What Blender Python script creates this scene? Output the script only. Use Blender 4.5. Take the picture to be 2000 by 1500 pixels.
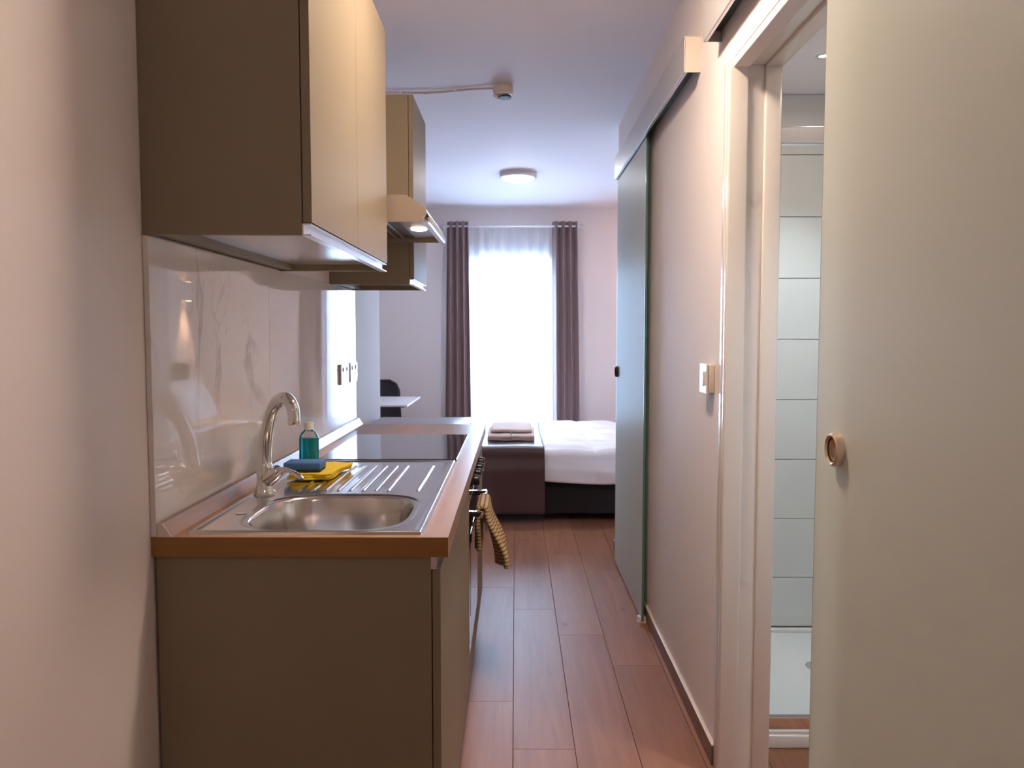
import bpy, bmesh, math, random
from mathutils import Vector
random.seed(4)
C = bpy.context.scene.collection
scene = bpy.context.scene
PI = math.pi
for o in list(bpy.data.objects):
    bpy.data.objects.remove(o)

# ------------------------------------------------------------------ camera, world, exposure
# frame: X to the right, Y into the room, Z up (metres)
FPX = 1550.0
cam_d = bpy.data.cameras.new('camera'); cam = bpy.data.objects.new('camera', cam_d); C.objects.link(cam)
cam_d.sensor_fit = 'HORIZONTAL'; cam_d.sensor_width = 36.0; cam_d.lens = 36.0 * FPX / 2000.0
cam_d.clip_start = 0.05
cam.location = (0, 0, 1.31)
cam.rotation_euler = (PI/2 - math.atan(98/FPX), 0, math.atan(7/FPX))
cam_d.dof.use_dof = True; cam_d.dof.focus_distance = 2.1; cam_d.dof.aperture_fstop = 8.0
scene.camera = cam

world = bpy.data.worlds.new('overcast_sky'); scene.world = world; world.use_nodes = True
bg = world.node_tree.nodes['Background']
bg.inputs[0].default_value = (0.50, 0.69, 1.0, 1); bg.inputs[1].default_value = 36.0

pd = bpy.data.lights.new('window_portal', 'AREA'); pd.shape = 'RECTANGLE'; pd.size = 0.84; pd.size_y = 2.04
pd.cycles.is_portal = True
po = bpy.data.objects.new('window_portal', pd); C.objects.link(po)
po.location = (-0.035, 7.98, 1.03); po.rotation_euler = (-PI/2, 0, 0)

scene.view_settings.view_transform = 'Standard'; scene.view_settings.look = 'None'
scene.view_settings.gamma = 1; scene.view_settings.use_curve_mapping = False
scene.view_settings.exposure = 1.0
LAMP_WARM = (1.0, 0.79, 0.61)
CORRIDOR_LAMP = 88.0
BEDROOM_LAMP = 56.0
BATH_LAMP = 190.0
ENTRY_FILL = 7.0  # strength of the added fill lamp behind the camera

# ------------------------------------------------------------------ key measures
WL = -0.748            # corridor left wall face
WR = 0.607             # corridor right wall face
CEIL = 2.53
YB = 7.81              # window wall face
XR = 1.60              # bedroom right wall face
XL = -2.40             # bedroom left wall face
KY0, KY1 = 1.60, 3.65  # kitchen run
WT = 0.894             # worktop height

# ------------------------------------------------------------------ materials
def nt(m): return m.node_tree.nodes, m.node_tree.links
def pmat(name, col, rough=0.5, metal=0.0, var=0.04, scale=6.0, bump=0.0, bscale=80.0, coat=0.0, trans=0.0, ior=1.45, sheen=0.0, spec=0.5):
    m = bpy.data.materials.new(name); m.use_nodes = True
    n, l = nt(m); b = n['Principled BSDF']
    b.inputs['Roughness'].default_value = rough; b.inputs['Metallic'].default_value = metal
    b.inputs['IOR'].default_value = ior; b.inputs['Coat Weight'].default_value = coat
    b.inputs['Coat Roughness'].default_value = 0.06
    b.inputs['Transmission Weight'].default_value = trans; b.inputs['Sheen Weight'].default_value = sheen
    b.inputs['Specular IOR Level'].default_value = spec
    tc = n.new('ShaderNodeTexCoord'); no = n.new('ShaderNodeTexNoise')
    no.inputs['Scale'].default_value = scale; no.inputs['Detail'].default_value = 4
    l.new(tc.outputs['Object'], no.inputs['Vector'])
    mx = n.new('ShaderNodeMix'); mx.data_type = 'RGBA'
    mx.inputs[6].default_value = tuple(c*(1-var) for c in col) + (1,)
    mx.inputs[7].default_value = tuple(min(1, c*(1+var)) for c in col) + (1,)
    l.new(no.outputs['Fac'], mx.inputs[0]); l.new(mx.outputs[2], b.inputs['Base Color'])
    if bump:
        n2 = n.new('ShaderNodeTexNoise'); n2.inputs['Scale'].default_value = bscale
        l.new(tc.outputs['Object'], n2.inputs['Vector'])
        bp = n.new('ShaderNodeBump'); bp.inputs['Strength'].default_value = bump; bp.inputs['Distance'].default_value = 0.002
        l.new(n2.outputs['Fac'], bp.inputs['Height']); l.new(bp.outputs[0], b.inputs['Normal'])
    return m

def wood_mat(name, c1, c2, rough, axis=1, grain=26.0, bump=0.06, coat=0.0, rnd=True, spec=0.5):
    m = bpy.data.materials.new(name); m.use_nodes = True
    n, l = nt(m); b = n['Principled BSDF']
    b.inputs['Roughness'].default_value = rough; b.inputs['Coat Weight'].default_value = coat
    b.inputs['Specular IOR Level'].default_value = spec
    tc = n.new('ShaderNodeTexCoord'); oi = n.new('ShaderNodeObjectInfo')
    mp = n.new('ShaderNodeMapping')
    s = [grain, grain, grain]; s[axis] = grain*0.06
    mp.inputs['Scale'].default_value = s
    cm = n.new('ShaderNodeMath'); cm.operation = 'MULTIPLY'; cm.inputs[1].default_value = 37.0 if rnd else 0.0
    l.new(oi.outputs['Random'], cm.inputs[0])
    va = n.new('ShaderNodeVectorMath'); va.operation = 'ADD'
    l.new(tc.outputs['Object'], mp.inputs['Vector']); l.new(mp.outputs[0], va.inputs[0]); l.new(cm.outputs[0], va.inputs[1])
    n1 = n.new('ShaderNodeTexNoise'); n1.inputs['Scale'].default_value = 1.0; n1.inputs['Detail'].default_value = 8; n1.inputs['Roughness'].default_value = 0.65; n1.inputs['Distortion'].default_value = 0.6
    l.new(va.outputs[0], n1.inputs['Vector'])
    cr = n.new('ShaderNodeValToRGB'); cr.color_ramp.elements[0].position = 0.28; cr.color_ramp.elements[1].position = 0.72
    cr.color_ramp.elements[0].color = c1 + (1,); cr.color_ramp.elements[1].color = c2 + (1,)
    l.new(n1.outputs['Fac'], cr.inputs[0])
    # knots
    mk = n.new('ShaderNodeMapping'); ks = [5.0, 5.0, 5.0]; ks[axis] = 2.4; mk.inputs['Scale'].default_value = ks
    vk = n.new('ShaderNodeVectorMath'); vk.operation = 'ADD'
    l.new(tc.outputs['Object'], mk.inputs['Vector']); l.new(mk.outputs[0], vk.inputs[0]); l.new(cm.outputs[0], vk.inputs[1])
    vo = n.new('ShaderNodeTexVoronoi'); vo.inputs['Scale'].default_value = 1.0
    l.new(vk.outputs[0], vo.inputs['Vector'])
    kr = n.new('ShaderNodeValToRGB'); kr.color_ramp.elements[0].position = 0.02; kr.color_ramp.elements[1].position = 0.10
    kr.color_ramp.elements[0].color = (0.45, 0.42, 0.40, 1); kr.color_ramp.elements[1].color = (1, 1, 1, 1)
    l.new(vo.outputs['Distance'], kr.inputs[0])
    mu = n.new('ShaderNodeMix'); mu.data_type = 'RGBA'; mu.blend_type = 'MULTIPLY'; mu.inputs[0].default_value = 0.7 if rnd else 0.0
    l.new(cr.outputs[0], mu.inputs[6]); l.new(kr.outputs[0], mu.inputs[7])
    hs = n.new('ShaderNodeHueSaturation')
    mr = n.new('ShaderNodeMapRange'); mr.inputs[3].default_value = 0.90 if rnd else 1; mr.inputs[4].default_value = 1.10 if rnd else 1
    l.new(oi.outputs['Random'], mr.inputs[0]); l.new(mr.outputs[0], hs.inputs['Value'])
    l.new(mu.outputs[2], hs.inputs['Color']); l.new(hs.outputs[0], b.inputs['Base Color'])
    bp = n.new('ShaderNodeBump'); bp.inputs['Strength'].default_value = bump; bp.inputs['Distance'].default_value = 0.001
    l.new(n1.outputs['Fac'], bp.inputs['Height']); l.new(bp.outputs[0], b.inputs['Normal'])
    return m

def marble_mat(name, base, vein, rough=0.05, scale=1.0):
    m = bpy.data.materials.new(name); m.use_nodes = True
    n, l = nt(m); b = n['Principled BSDF']; b.inputs['Roughness'].default_value = rough
    b.inputs['Specular IOR Level'].default_value = 0.75
    ge = n.new('ShaderNodeNewGeometry')
    mp = n.new('ShaderNodeMapping'); mp.inputs['Scale'].default_value = (1, 1.0, 0.55); mp.inputs['Rotation'].default_value = (0.5, 0, 0)
    l.new(ge.outputs['Position'], mp.inputs['Vector'])
    def vein_layer(sc, lo, hi, dist):
        no = n.new('ShaderNodeTexNoise'); no.inputs['Scale'].default_value = sc*scale; no.inputs['Detail'].default_value = 7
        no.inputs['Roughness'].default_value = 0.55; no.inputs['Distortion'].default_value = dist
        l.new(mp.outputs[0], no.inputs['Vector'])
        s = n.new('ShaderNodeMath'); s.operation = 'SUBTRACT'; s.inputs[1].default_value = 0.5; l.new(no.outputs['Fac'], s.inputs[0])
        a = n.new('ShaderNodeMath'); a.operation = 'ABSOLUTE'; l.new(s.outputs[0], a.inputs[0])
        r = n.new('ShaderNodeMapRange'); r.inputs[1].default_value = lo; r.inputs[2].default_value = hi; r.inputs[3].default_value = 1; r.inputs[4].default_value = 0
        l.new(a.outputs[0], r.inputs[0]); return r.outputs[0]
    v1 = vein_layer(1.5, 0.0, 0.022, 0.8); v2 = vein_layer(3.3, 0.0, 0.012, 1.2)
    mk = n.new('ShaderNodeTexNoise'); mk.inputs['Scale'].default_value = 1.7*scale; l.new(ge.outputs['Position'], mk.inputs['Vector'])
    mr = n.new('ShaderNodeMapRange'); mr.inputs[1].default_value = 0.50; mr.inputs[2].default_value = 0.68; l.new(mk.outputs['Fac'], mr.inputs[0])
    a2 = n.new('ShaderNodeMath'); a2.operation = 'MULTIPLY'; a2.inputs[1].default_value = 0.5; l.new(v2, a2.inputs[0])
    ad = n.new('ShaderNodeMath'); ad.operation = 'MAXIMUM'; l.new(v1, ad.inputs[0]); l.new(a2.outputs[0], ad.inputs[1])
    mm = n.new('ShaderNodeMath'); mm.operation = 'MULTIPLY'; l.new(ad.outputs[0], mm.inputs[0]); l.new(mr.outputs[0], mm.inputs[1])
    mx = n.new('ShaderNodeMix'); mx.data_type = 'RGBA'; mx.inputs[6].default_value = base + (1,); mx.inputs[7].default_value = vein + (1,)
    l.new(mm.outputs[0], mx.inputs[0]); l.new(mx.outputs[2], b.inputs['Base Color'])
    return m

def emat(name, col, strength):
    m = bpy.data.materials.new(name); m.use_nodes = True
    n, l = nt(m); n.remove(n['Principled BSDF'])
    e = n.new('ShaderNodeEmission'); e.inputs[0].default_value = col + (1,); e.inputs[1].default_value = strength
    l.new(e.outputs[0], n['Material Output'].inputs[0]); return m

def mixmat(name, parts):
    """weighted sum of shaders: list of (node type, colour, roughness, weight)"""
    m = bpy.data.materials.new(name); m.use_nodes = True
    n, l = nt(m); n.remove(n['Principled BSDF'])
    out = None; tot = 0
    for ty, col, ro, w in parts:
        s = n.new(ty); s.inputs['Color'].default_value = col + (1,)
        if ro is not None and 'Roughness' in s.inputs: s.inputs['Roughness'].default_value = ro
        tot += w
        if out is None: out = s.outputs[0]
        else:
            mx = n.new('ShaderNodeMixShader'); mx.inputs[0].default_value = w/tot
            l.new(out, mx.inputs[1]); l.new(s.outputs[0], mx.inputs[2]); out = mx.outputs[0]
    l.new(out, n['Material Output'].inputs[0]); return m

def clear_glass(name, tint):
    m = bpy.data.materials.new(name); m.use_nodes = True
    n, l = nt(m); n.remove(n['Principled BSDF'])
    t = n.new('ShaderNodeBsdfTransparent'); t.inputs[0].default_value = tint + (1,)
    g = n.new('ShaderNodeBsdfGlossy'); g.inputs['Roughness'].default_value = 0.02
    f = n.new('ShaderNodeFresnel'); f.inputs[0].default_value = 1.45
    mx = n.new('ShaderNodeMixShader'); l.new(f.outputs[0], mx.inputs[0]); l.new(t.outputs[0], mx.inputs[1]); l.new(g.outputs[0], mx.inputs[2])
    l.new(mx.outputs[0], n['Material Output'].inputs[0]); return m

M = {}
M['wall'] = pmat('wall_paint', (0.81, 0.74, 0.73), 0.65, spec=0.2, var=0.015, scale=2, bump=0.05, bscale=160)
M['ceiling'] = pmat('ceiling_paint', (0.87, 0.82, 0.85), 0.75, spec=0.1, var=0.01, bump=0.03, bscale=120)
M['plank'] = wood_mat('floor_oak', (0.255, 0.105, 0.055), (0.37, 0.172, 0.098), 0.44, 1, 22, 0.05, spec=0.32)
M['subfloor'] = pmat('plank_gap', (0.10, 0.05, 0.03), 0.9)
M['skirt'] = wood_mat('skirting_oak', (0.17, 0.085, 0.05), (0.26, 0.14, 0.085), 0.45, 1, 22, 0.05)
M['cab'] = pmat('taupe_laminate', (0.265, 0.215, 0.150), 0.50, spec=0.28, var=0.02, scale=3)
M['cabdark'] = pmat('carcass_edge', (0.10, 0.075, 0.05), 0.5)
M['tray'] = pmat('cabinet_underside', (0.62, 0.58, 0.58), 0.12, var=0.02)
M['worktop'] = wood_mat('worktop_laminate', (0.30, 0.165, 0.095), (0.44, 0.26, 0.16), 0.33, 1, 16, 0.03, rnd=False)
M['edgeband'] = wood_mat('worktop_edge_band', (0.25, 0.105, 0.022), (0.36, 0.165, 0.045), 0.42, 0, 30, 0.03, rnd=False)
M['marble'] = marble_mat('marble_slab', (0.80, 0.75, 0.72), (0.46, 0.41, 0.38), 0.022)
M['marble_jamb'] = marble_mat('marble_jamb', (0.72, 0.69, 0.67), (0.38, 0.36, 0.35), 0.12, 1.6)
M['alu'] = pmat('brushed_aluminium', (0.78, 0.78, 0.80), 0.28, 1.0, var=0.02, scale=40)
M['rail'] = pmat('anodised_rail', (0.50, 0.48, 0.47), 0.40, 0.35, var=0.02)
M['steel'] = pmat('stainless_steel', (0.66, 0.63, 0.61), 0.17, 1.0, var=0.03, scale=30, bump=0.02, bscale=300)
M['chrome'] = pmat('chrome', (0.80, 0.79, 0.78), 0.06, 1.0, var=0.01)
M['blackglass'] = pmat('black_ceramic_glass', (0.012, 0.012, 0.015), 0.03, coat=0.6, var=0.0)
M['zone'] = pmat('hob_print', (0.02, 0.02, 0.024), 0.03, coat=0.6, var=0)
M['black'] = pmat('black_plastic', (0.012, 0.011, 0.011), 0.35, var=0.05)
M['white'] = pmat('white_plastic', (0.80, 0.78, 0.75), 0.30, var=0.01)
M['ivory'] = pmat('ivory_plastic', (0.74, 0.64, 0.56), 0.35, var=0.01)
M['frame'] = pmat('white_lacquer', (0.74, 0.70, 0.67), 0.16, var=0.01)
M['hood'] = pmat('hood_metal', (0.33, 0.26, 0.21), 0.36, 0.25, var=0.02)
M['fridge'] = pmat('fridge_grey', (0.34, 0.35, 0.38), 0.30, 0.2, var=0.02)
M['frost'] = mixmat('frosted_glass', [('ShaderNodeBsdfDiffuse', (0.83, 0.83, 0.77), None, 0.60), ('ShaderNodeBsdfTranslucent', (0.80, 0.88, 0.84), None, 0.32), ('ShaderNodeBsdfGlossy', (0.85, 0.92, 0.95), 0.38, 0.08)])
M['glassedge'] = pmat('green_glass_edge', (0.10, 0.22, 0.18), 0.15, var=0.02)
M['pane'] = clear_glass('clear_pane', (0.97, 0.99, 0.99))
M['bottle'] = clear_glass('clear_plastic', (0.93, 0.95, 0.95))
M['liquid'] = pmat('teal_liquid', (0.0, 0.62, 0.72), 0.08, trans=0.25, ior=1.33, var=0.02)
M['sponge'] = pmat('blue_sponge', (0.06, 0.14, 0.32), 0.9, bump=0.6, bscale=260, var=0.12, scale=120)
M['scour'] = pmat('dark_scourer', (0.02, 0.06, 0.05), 0.95, bump=0.5, bscale=300)
M['cloth'] = pmat('yellow_cloth', (0.72, 0.50, 0.03), 0.85, bump=0.4, bscale=220, var=0.06, scale=60)
M['curtain'] = pmat('mauve_brown_curtain', (0.25, 0.155, 0.155), 0.8, sheen=0.3, bump=0.15, bscale=400)
M['sheer'] = mixmat('sheer_voile', [('ShaderNodeBsdfTransparent', (0.96, 0.98, 1.0), None, 0.30), ('ShaderNodeBsdfTranslucent', (0.93, 0.95, 0.97), None, 0.56), ('ShaderNodeBsdfDiffuse', (0.82, 0.84, 0.86), None, 0.14)])
M['duvet'] = pmat('white_cotton', (0.88, 0.83, 0.82), 0.8, sheen=0.15, bump=0.1, bscale=200)
M['runner'] = pmat('brown_satin', (0.075, 0.030, 0.027), 0.42, sheen=0.45, bump=0.1, bscale=300)
M['bedbase'] = pmat('dark_bed_fabric', (0.016, 0.011, 0.011), 0.8, bump=0.2, bscale=300)
M['towelbeige'] = pmat('beige_terry', (0.62, 0.45, 0.37), 0.95, sheen=0.3, bump=0.5, bscale=500)
M['chair'] = pmat('charcoal_shell', (0.028, 0.026, 0.032), 0.55)
M['tablewhite'] = pmat('white_table_top', (0.70, 0.68, 0.70), 0.30)
M['tile'] = pmat('white_wall_tile', (0.74, 0.74, 0.72), 0.12, var=0.01)
M['grout'] = pmat('grey_grout', (0.36, 0.34, 0.32), 0.9)
M['ceramic'] = pmat('white_shower_tray', (0.84, 0.84, 0.82), 0.15, var=0.01)
M['knob'] = pmat('satin_nickel', (0.72, 0.58, 0.48), 0.28, 0.75, var=0.02)
M['cable'] = pmat('cable_trunking', (0.66, 0.52, 0.50), 0.5)
M['concrete'] = pmat('balcony_concrete', (0.6, 0.6, 0.6), 0.8)
# striped tea towel
m = pmat('striped_tea_towel', (0.45, 0.32, 0.17), 0.95, bump=0.3, bscale=400); M['teatowel'] = m
n, l = nt(m)
uvn = n.new('ShaderNodeUVMap'); sp = n.new('ShaderNodeSeparateXYZ'); l.new(uvn.outputs[0], sp.inputs[0])
mu = n.new('ShaderNodeMath'); mu.operation = 'MULTIPLY'; mu.inputs[1].default_value = 2*PI*32; l.new(sp.outputs['Y'], mu.inputs[0])
sn = n.new('ShaderNodeMath'); sn.operation = 'SINE'; l.new(mu.outputs[0], sn.inputs[0])
mr = n.new('ShaderNodeMapRange'); mr.inputs[1].default_value = 0.0; mr.inputs[2].default_value = 0.8; l.new(sn.outputs[0], mr.inputs[0])
mx = n.new('ShaderNodeMix'); mx.data_type = 'RGBA'; mx.inputs[6].default_value = (0.58, 0.42, 0.23, 1); mx.inputs[7].default_value = (0.20, 0.12, 0.05, 1)
l.new(mr.outputs[0], mx.inputs[0]); l.new(mx.outputs[2], n['Principled BSDF'].inputs['Base Color'])

# ------------------------------------------------------------------ helpers
W = {}   # world position of each object (no object is rotated unless noted)
def tag(o, label=None, cat=None, group=None, kind=None):
    if label: o['label'] = label
    if cat: o['category'] = cat
    if group: o['group'] = group
    if kind: o['kind'] = kind
    return o
def thing(name, loc, label, cat, group=None):
    o = bpy.data.objects.new(name, None); C.objects.link(o); o.location = loc; W[o.name] = Vector(loc)
    o.empty_display_size = 0.05
    return tag(o, label, cat, group)
def obj(name, bm, mat, parent=None, smooth=False, base=None):
    """bm holds world coordinates; the origin goes to the middle of the base"""
    xs = [v.co for v in bm.verts]
    lo = Vector((min(v.x for v in xs), min(v.y for v in xs), min(v.z for v in xs)))
    hi = Vector((max(v.x for v in xs), max(v.y for v in xs), max(v.z for v in xs)))
    c = Vector(((lo.x+hi.x)/2, (lo.y+hi.y)/2, lo.z))
    for v in bm.verts: v.co -= c
    me = bpy.data.meshes.new(name); bm.to_mesh(me); bm.free()
    me.materials.append(M[mat] if isinstance(mat, str) else mat)
    if smooth:
        for p in me.polygons: p.use_smooth = True
        if smooth != 'all': me.set_sharp_from_angle(angle=math.radians(40))
    o = bpy.data.objects.new(name, me); C.objects.link(o)
    if parent is not None:
        o.parent = parent; o.location = c - W[parent.name]
    else: o.location = c
    W[o.name] = c
    return o
def add_box(bm, x0, x1, y0, y1, z0, z1, bev=0.0, seg=2):
    vs = [bm.verts.new((x, y, z)) for x in (x0, x1) for y in (y0, y1) for z in (z0, z1)]
    q = [(0,1,3,2), (4,6,7,5), (0,4,5,1), (2,3,7,6), (0,2,6,4), (1,5,7,3)]
    fs = [bm.faces.new([vs[i] for i in f]) for f in q]
    if bev:
        es = list({e for f in fs for e in f.edges})
        bmesh.ops.bevel(bm, geom=es, offset=bev, segments=seg, affect='EDGES', profile=0.5)
def bx(name, x0, x1, y0, y1, z0, z1, mat, parent=None, bev=0.0015, seg=2):
    bm = bmesh.new(); add_box(bm, x0, x1, y0, y1, z0, z1, bev, seg)
    return obj(name, bm, mat, parent, smooth=bool(bev) and seg > 2)
def boxes(name, lst, mat, parent=None, bev=0.0):
    bm = bmesh.new()
    for b in lst: add_box(bm, *b, bev)
    return obj(name, bm, mat, parent)
def add_prism(bm, pts, axis, a, b):
    """polygon pts (2-D) extruded along axis from a to b; pts are the two other axes in x,y,z order"""
    def P(p, t):
        return (t, p[0], p[1]) if axis == 0 else ((p[0], t, p[1]) if axis == 1 else (p[0], p[1], t))
    A = [bm.verts.new(P(p, a)) for p in pts]; B = [bm.verts.new(P(p, b)) for p in pts]
    n = len(pts)
    bm.faces.new(A); bm.faces.new(B[::-1])
    for i in range(n): bm.faces.new((A[i], B[i], B[(i+1) % n], A[(i+1) % n]))
    bmesh.ops.recalc_face_normals(bm, faces=bm.faces)
def add_lathe(bm, prof, c, axis=2, seg=32, cap=True):
    """prof: (radius, height) pairs turned about an axis through c"""
    rings = []
    for r, h in prof:
        ring = []
        for k in range(seg):
            a = 2*PI*k/seg; u, v = r*math.cos(a), r*math.sin(a)
            p = (u, v, h) if axis == 2 else ((h, u, v) if axis == 0 else (u, h, v))
            ring.append(bm.verts.new((c[0]+p[0], c[1]+p[1], c[2]+p[2])))
        rings.append(ring)
    for a, b in zip(rings, rings[1:]):
        for k in range(seg): bm.faces.new((a[k], a[(k+1) % seg], b[(k+1) % seg], b[k]))
    if cap:
        bm.faces.new(rings[0]); bm.faces.new(rings[-1])
    bmesh.ops.recalc_face_normals(bm, faces=bm.faces)
def lathe(name, prof, c, mat, parent=None, axis=2, seg=32, cap=True):
    bm = bmesh.new(); add_lathe(bm, prof, c, axis, seg, cap); return obj(name, bm, mat, parent, smooth=True)
def add_tube(bm, pts, rad, seg=12, flat=1.0):
    pts = [Vector(p) for p in pts]; n = len(pts)
    rad = rad if isinstance(rad, (list, tuple)) else [rad]*n
    rings = []; up = Vector((0, 0, 1)); prev = None
    for i, p in enumerate(pts):
        t = (pts[min(i+1, n-1)] - pts[max(i-1, 0)]).normalized()
        if prev is None:
            s = t.cross(up) if abs(t.dot(up)) < 0.95 else t.cross(Vector((0, 1, 0)))
        else: s = prev - t*prev.dot(t)
        s.normalize(); prev = s; w = t.cross(s)
        rings.append([bm.verts.new(p + (s*math.cos(2*PI*k/seg) + w*math.sin(2*PI*k/seg)*flat)*rad[i]) for k in range(seg)])
    for a, b in zip(rings, rings[1:]):
        for k in range(seg): bm.faces.new((a[k], a[(k+1) % seg], b[(k+1) % seg], b[k]))
    bm.faces.new(rings[0]); bm.faces.new(rings[-1])
    bmesh.ops.recalc_face_normals(bm, faces=bm.faces)
def tube(name, pts, rad, mat, parent=None, seg=12, flat=1.0):
    bm = bmesh.new(); add_tube(bm, pts, rad, seg, flat); return obj(name, bm, mat, parent, smooth=True)
def grid(name, nu, nv, f, mat, parent=None, thick=0.0, uv=False, sub=0, offset=0.0):
    bm = bmesh.new(); ul = bm.loops.layers.uv.new('UVMap') if uv else None
    vs = [[bm.verts.new(f(i/nu, j/nv)) for j in range(nv+1)] for i in range(nu+1)]
    for i in range(nu):
        for j in range(nv):
            fc = bm.faces.new((vs[i][j], vs[i+1][j], vs[i+1][j+1], vs[i][j+1]))
            if uv:
                for lp, (a, b) in zip(fc.loops, ((i, j), (i+1, j), (i+1, j+1), (i, j+1))): lp[ul].uv = (a/nu, b/nv)
    bmesh.ops.recalc_face_normals(bm, faces=bm.faces)
    o = obj(name, bm, mat, parent, smooth='all')
    if thick:
        s = o.modifiers.new('thickness', 'SOLIDIFY'); s.thickness = thick; s.offset = offset
    if sub:
        s = o.modifiers.new('smooth', 'SUBSURF'); s.levels = sub; s.render_levels = sub
    return o
def smooth01(t): t = max(0, min(1, t)); return t*t*(3-2*t)
def struct(o): o['kind'] = 'structure'; return o

# ------------------------------------------------------------------ room shell
floor = struct(bx('floor', XL-0.1, XR+0.1, -1.4, YB+0.25, -0.08, -0.010, 'subfloor', bev=0))
PWD, PLN = 0.196, 1.276
starts = {-1: 2.756, 0: 2.431, 1: 3.386, 2: 3.066}
full = None
for col in range(-13, 9):
    xa, xb = col*PWD - 0.008 + 0.0007, (col+1)*PWD - 0.008 - 0.0007
    xa, xb = max(xa, XL), min(xb, XR)
    if xb - xa < 0.02: continue
    s0 = starts.get(col, 2.5 + random.random()*PLN)
    y = s0 - PLN*math.ceil((s0+1.3)/PLN)
    while y < YB:
        ya, yb = max(y, -1.3) + 0.0006, min(y+PLN, YB) - 0.0006
        y += PLN
        if yb - ya < 0.03: continue
        isfull = abs((yb-ya)-(PLN-0.0012)) < 1e-4 and abs((xb-xa)-(PWD-0.0014)) < 1e-4
        if isfull and full:
            o = full.copy(); C.objects.link(o); o.location = Vector(((xa+xb)/2, (ya+yb)/2, -0.010)) - W[floor.name]
            W[o.name] = Vector(((xa+xb)/2, (ya+yb)/2, -0.010))
        else:
            bm = bmesh.new(); add_box(bm, xa, xb, ya, yb, -0.010, 0.0, 0.0009, 1)
            o = obj('plank', bm, 'plank', floor)
            if isfull: full = o

struct(bx('ceiling', XL-0.1, XR+0.1, -1.4, YB+0.25, CEIL, CEIL+0.1, 'ceiling', bev=0))
struct(bx('wall_left', WL-0.10, WL, -1.3, 4.37, 0, CEIL, 'wall', bev=0.002))
struct(bx('wall_bedroom_return', XL, WL-0.10, 4.27, 4.37, 0, CEIL, 'wall', bev=0))
struct(bx('wall_bedroom_left', XL-0.1, XL, 4.27, YB, 0, CEIL, 'wall', bev=0))
struct(bx('wall_right', XR, XR+0.1, -1.3, YB, 0, CEIL, 'wall', bev=0))
struct(bx('wall_front', XL-0.1, XR+0.1, -1.4, -1.3, 0, CEIL, 'wall', bev=0))
WX0, WX1, WZ = -0.455, 0.385, 2.06
struct(boxes('wall_back', [(XL-0.1, WX0, YB, YB+0.25, 0, CEIL), (WX1, XR+0.1, YB, YB+0.25, 0, CEIL), (WX0, WX1, YB, YB+0.25, WZ, CEIL)], 'wall'))
DY0, DY1, DZ = 1.40, 2.28, 2.065
TW = 0.136
struct(boxes('wall_corridor_right', [(WR, WR+TW, -1.3, DY0, 0, CEIL), (WR, WR+TW, DY1+0.012, 4.75, 0, CEIL), (WR, WR+TW, DY0, DY1+0.012, DZ+0.012, CEIL)], 'wall'))
struct(bx('wall_corridor_end', WR+TW, XR, 4.65, 4.75, 0, CEIL, 'wall', bev=0))

# skirting along the right corridor wall: brown front, pale lip
sk = struct(bx('baseboard_right', WR-0.012, WR, DY1+0.055, 4.75, 0, 0.060, 'skirt', bev=0.002))
bx('skirting_lip', WR-0.0125, WR, DY1+0.055, 4.75, 0.060, 0.066, 'ivory', sk, bev=0.002)
# bedroom skirtings
struct(bx('baseboard_back', WX1+0.02, XR, YB-0.012, YB, 0, 0.06, 'skirt'))
struct(bx('baseboard_back_left', XL, WX0-0.02, YB-0.012, YB, 0, 0.06, 'skirt'))
struct(bx('baseboard_left', WL, WL+0.012, -1.3, KY0-0.01, 0, 0.06, 'skirt'))

# bathroom doorway: lacquered frame, marble band, inner frame (far jamb and head)
j = struct(bx('trim_1', WR-0.010, WR+0.046, DY1-0.012, DY1+0.012, 0, DZ+0.012, 'frame', bev=0.006, seg=4))
struct(bx('trim_2', WR+0.046, WR+0.092, DY1-0.002, DY1+0.012, 0, DZ+0.002, 'marble_jamb', bev=0.001))
struct(bx('trim_3', WR+0.092, WR+TW+0.004, DY1-0.012, DY1+0.012, 0, DZ+0.012, 'frame', bev=0.004, seg=3))
struct(bx('trim_4', WR+0.001, WR+0.046, DY0, DY1-0.012, DZ-0.012, DZ+0.012, 'wall', bev=0.002))
struct(bx('trim_5', WR+0.046, WR+0.092, DY0, DY1-0.002, DZ-0.002, DZ+0.012, 'marble_jamb', bev=0.001))
struct(bx('trim_6', WR+0.092, WR+TW+0.004, DY0, DY1-0.012, DZ-0.012, DZ+0.012, 'frame', bev=0.004, seg=3))
struct(bx('trim_7', WR-0.009, WR, DY1+0.012, DY1+0.052, 0, DZ+0.012, 'frame', bev=0.004, seg=3))

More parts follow.
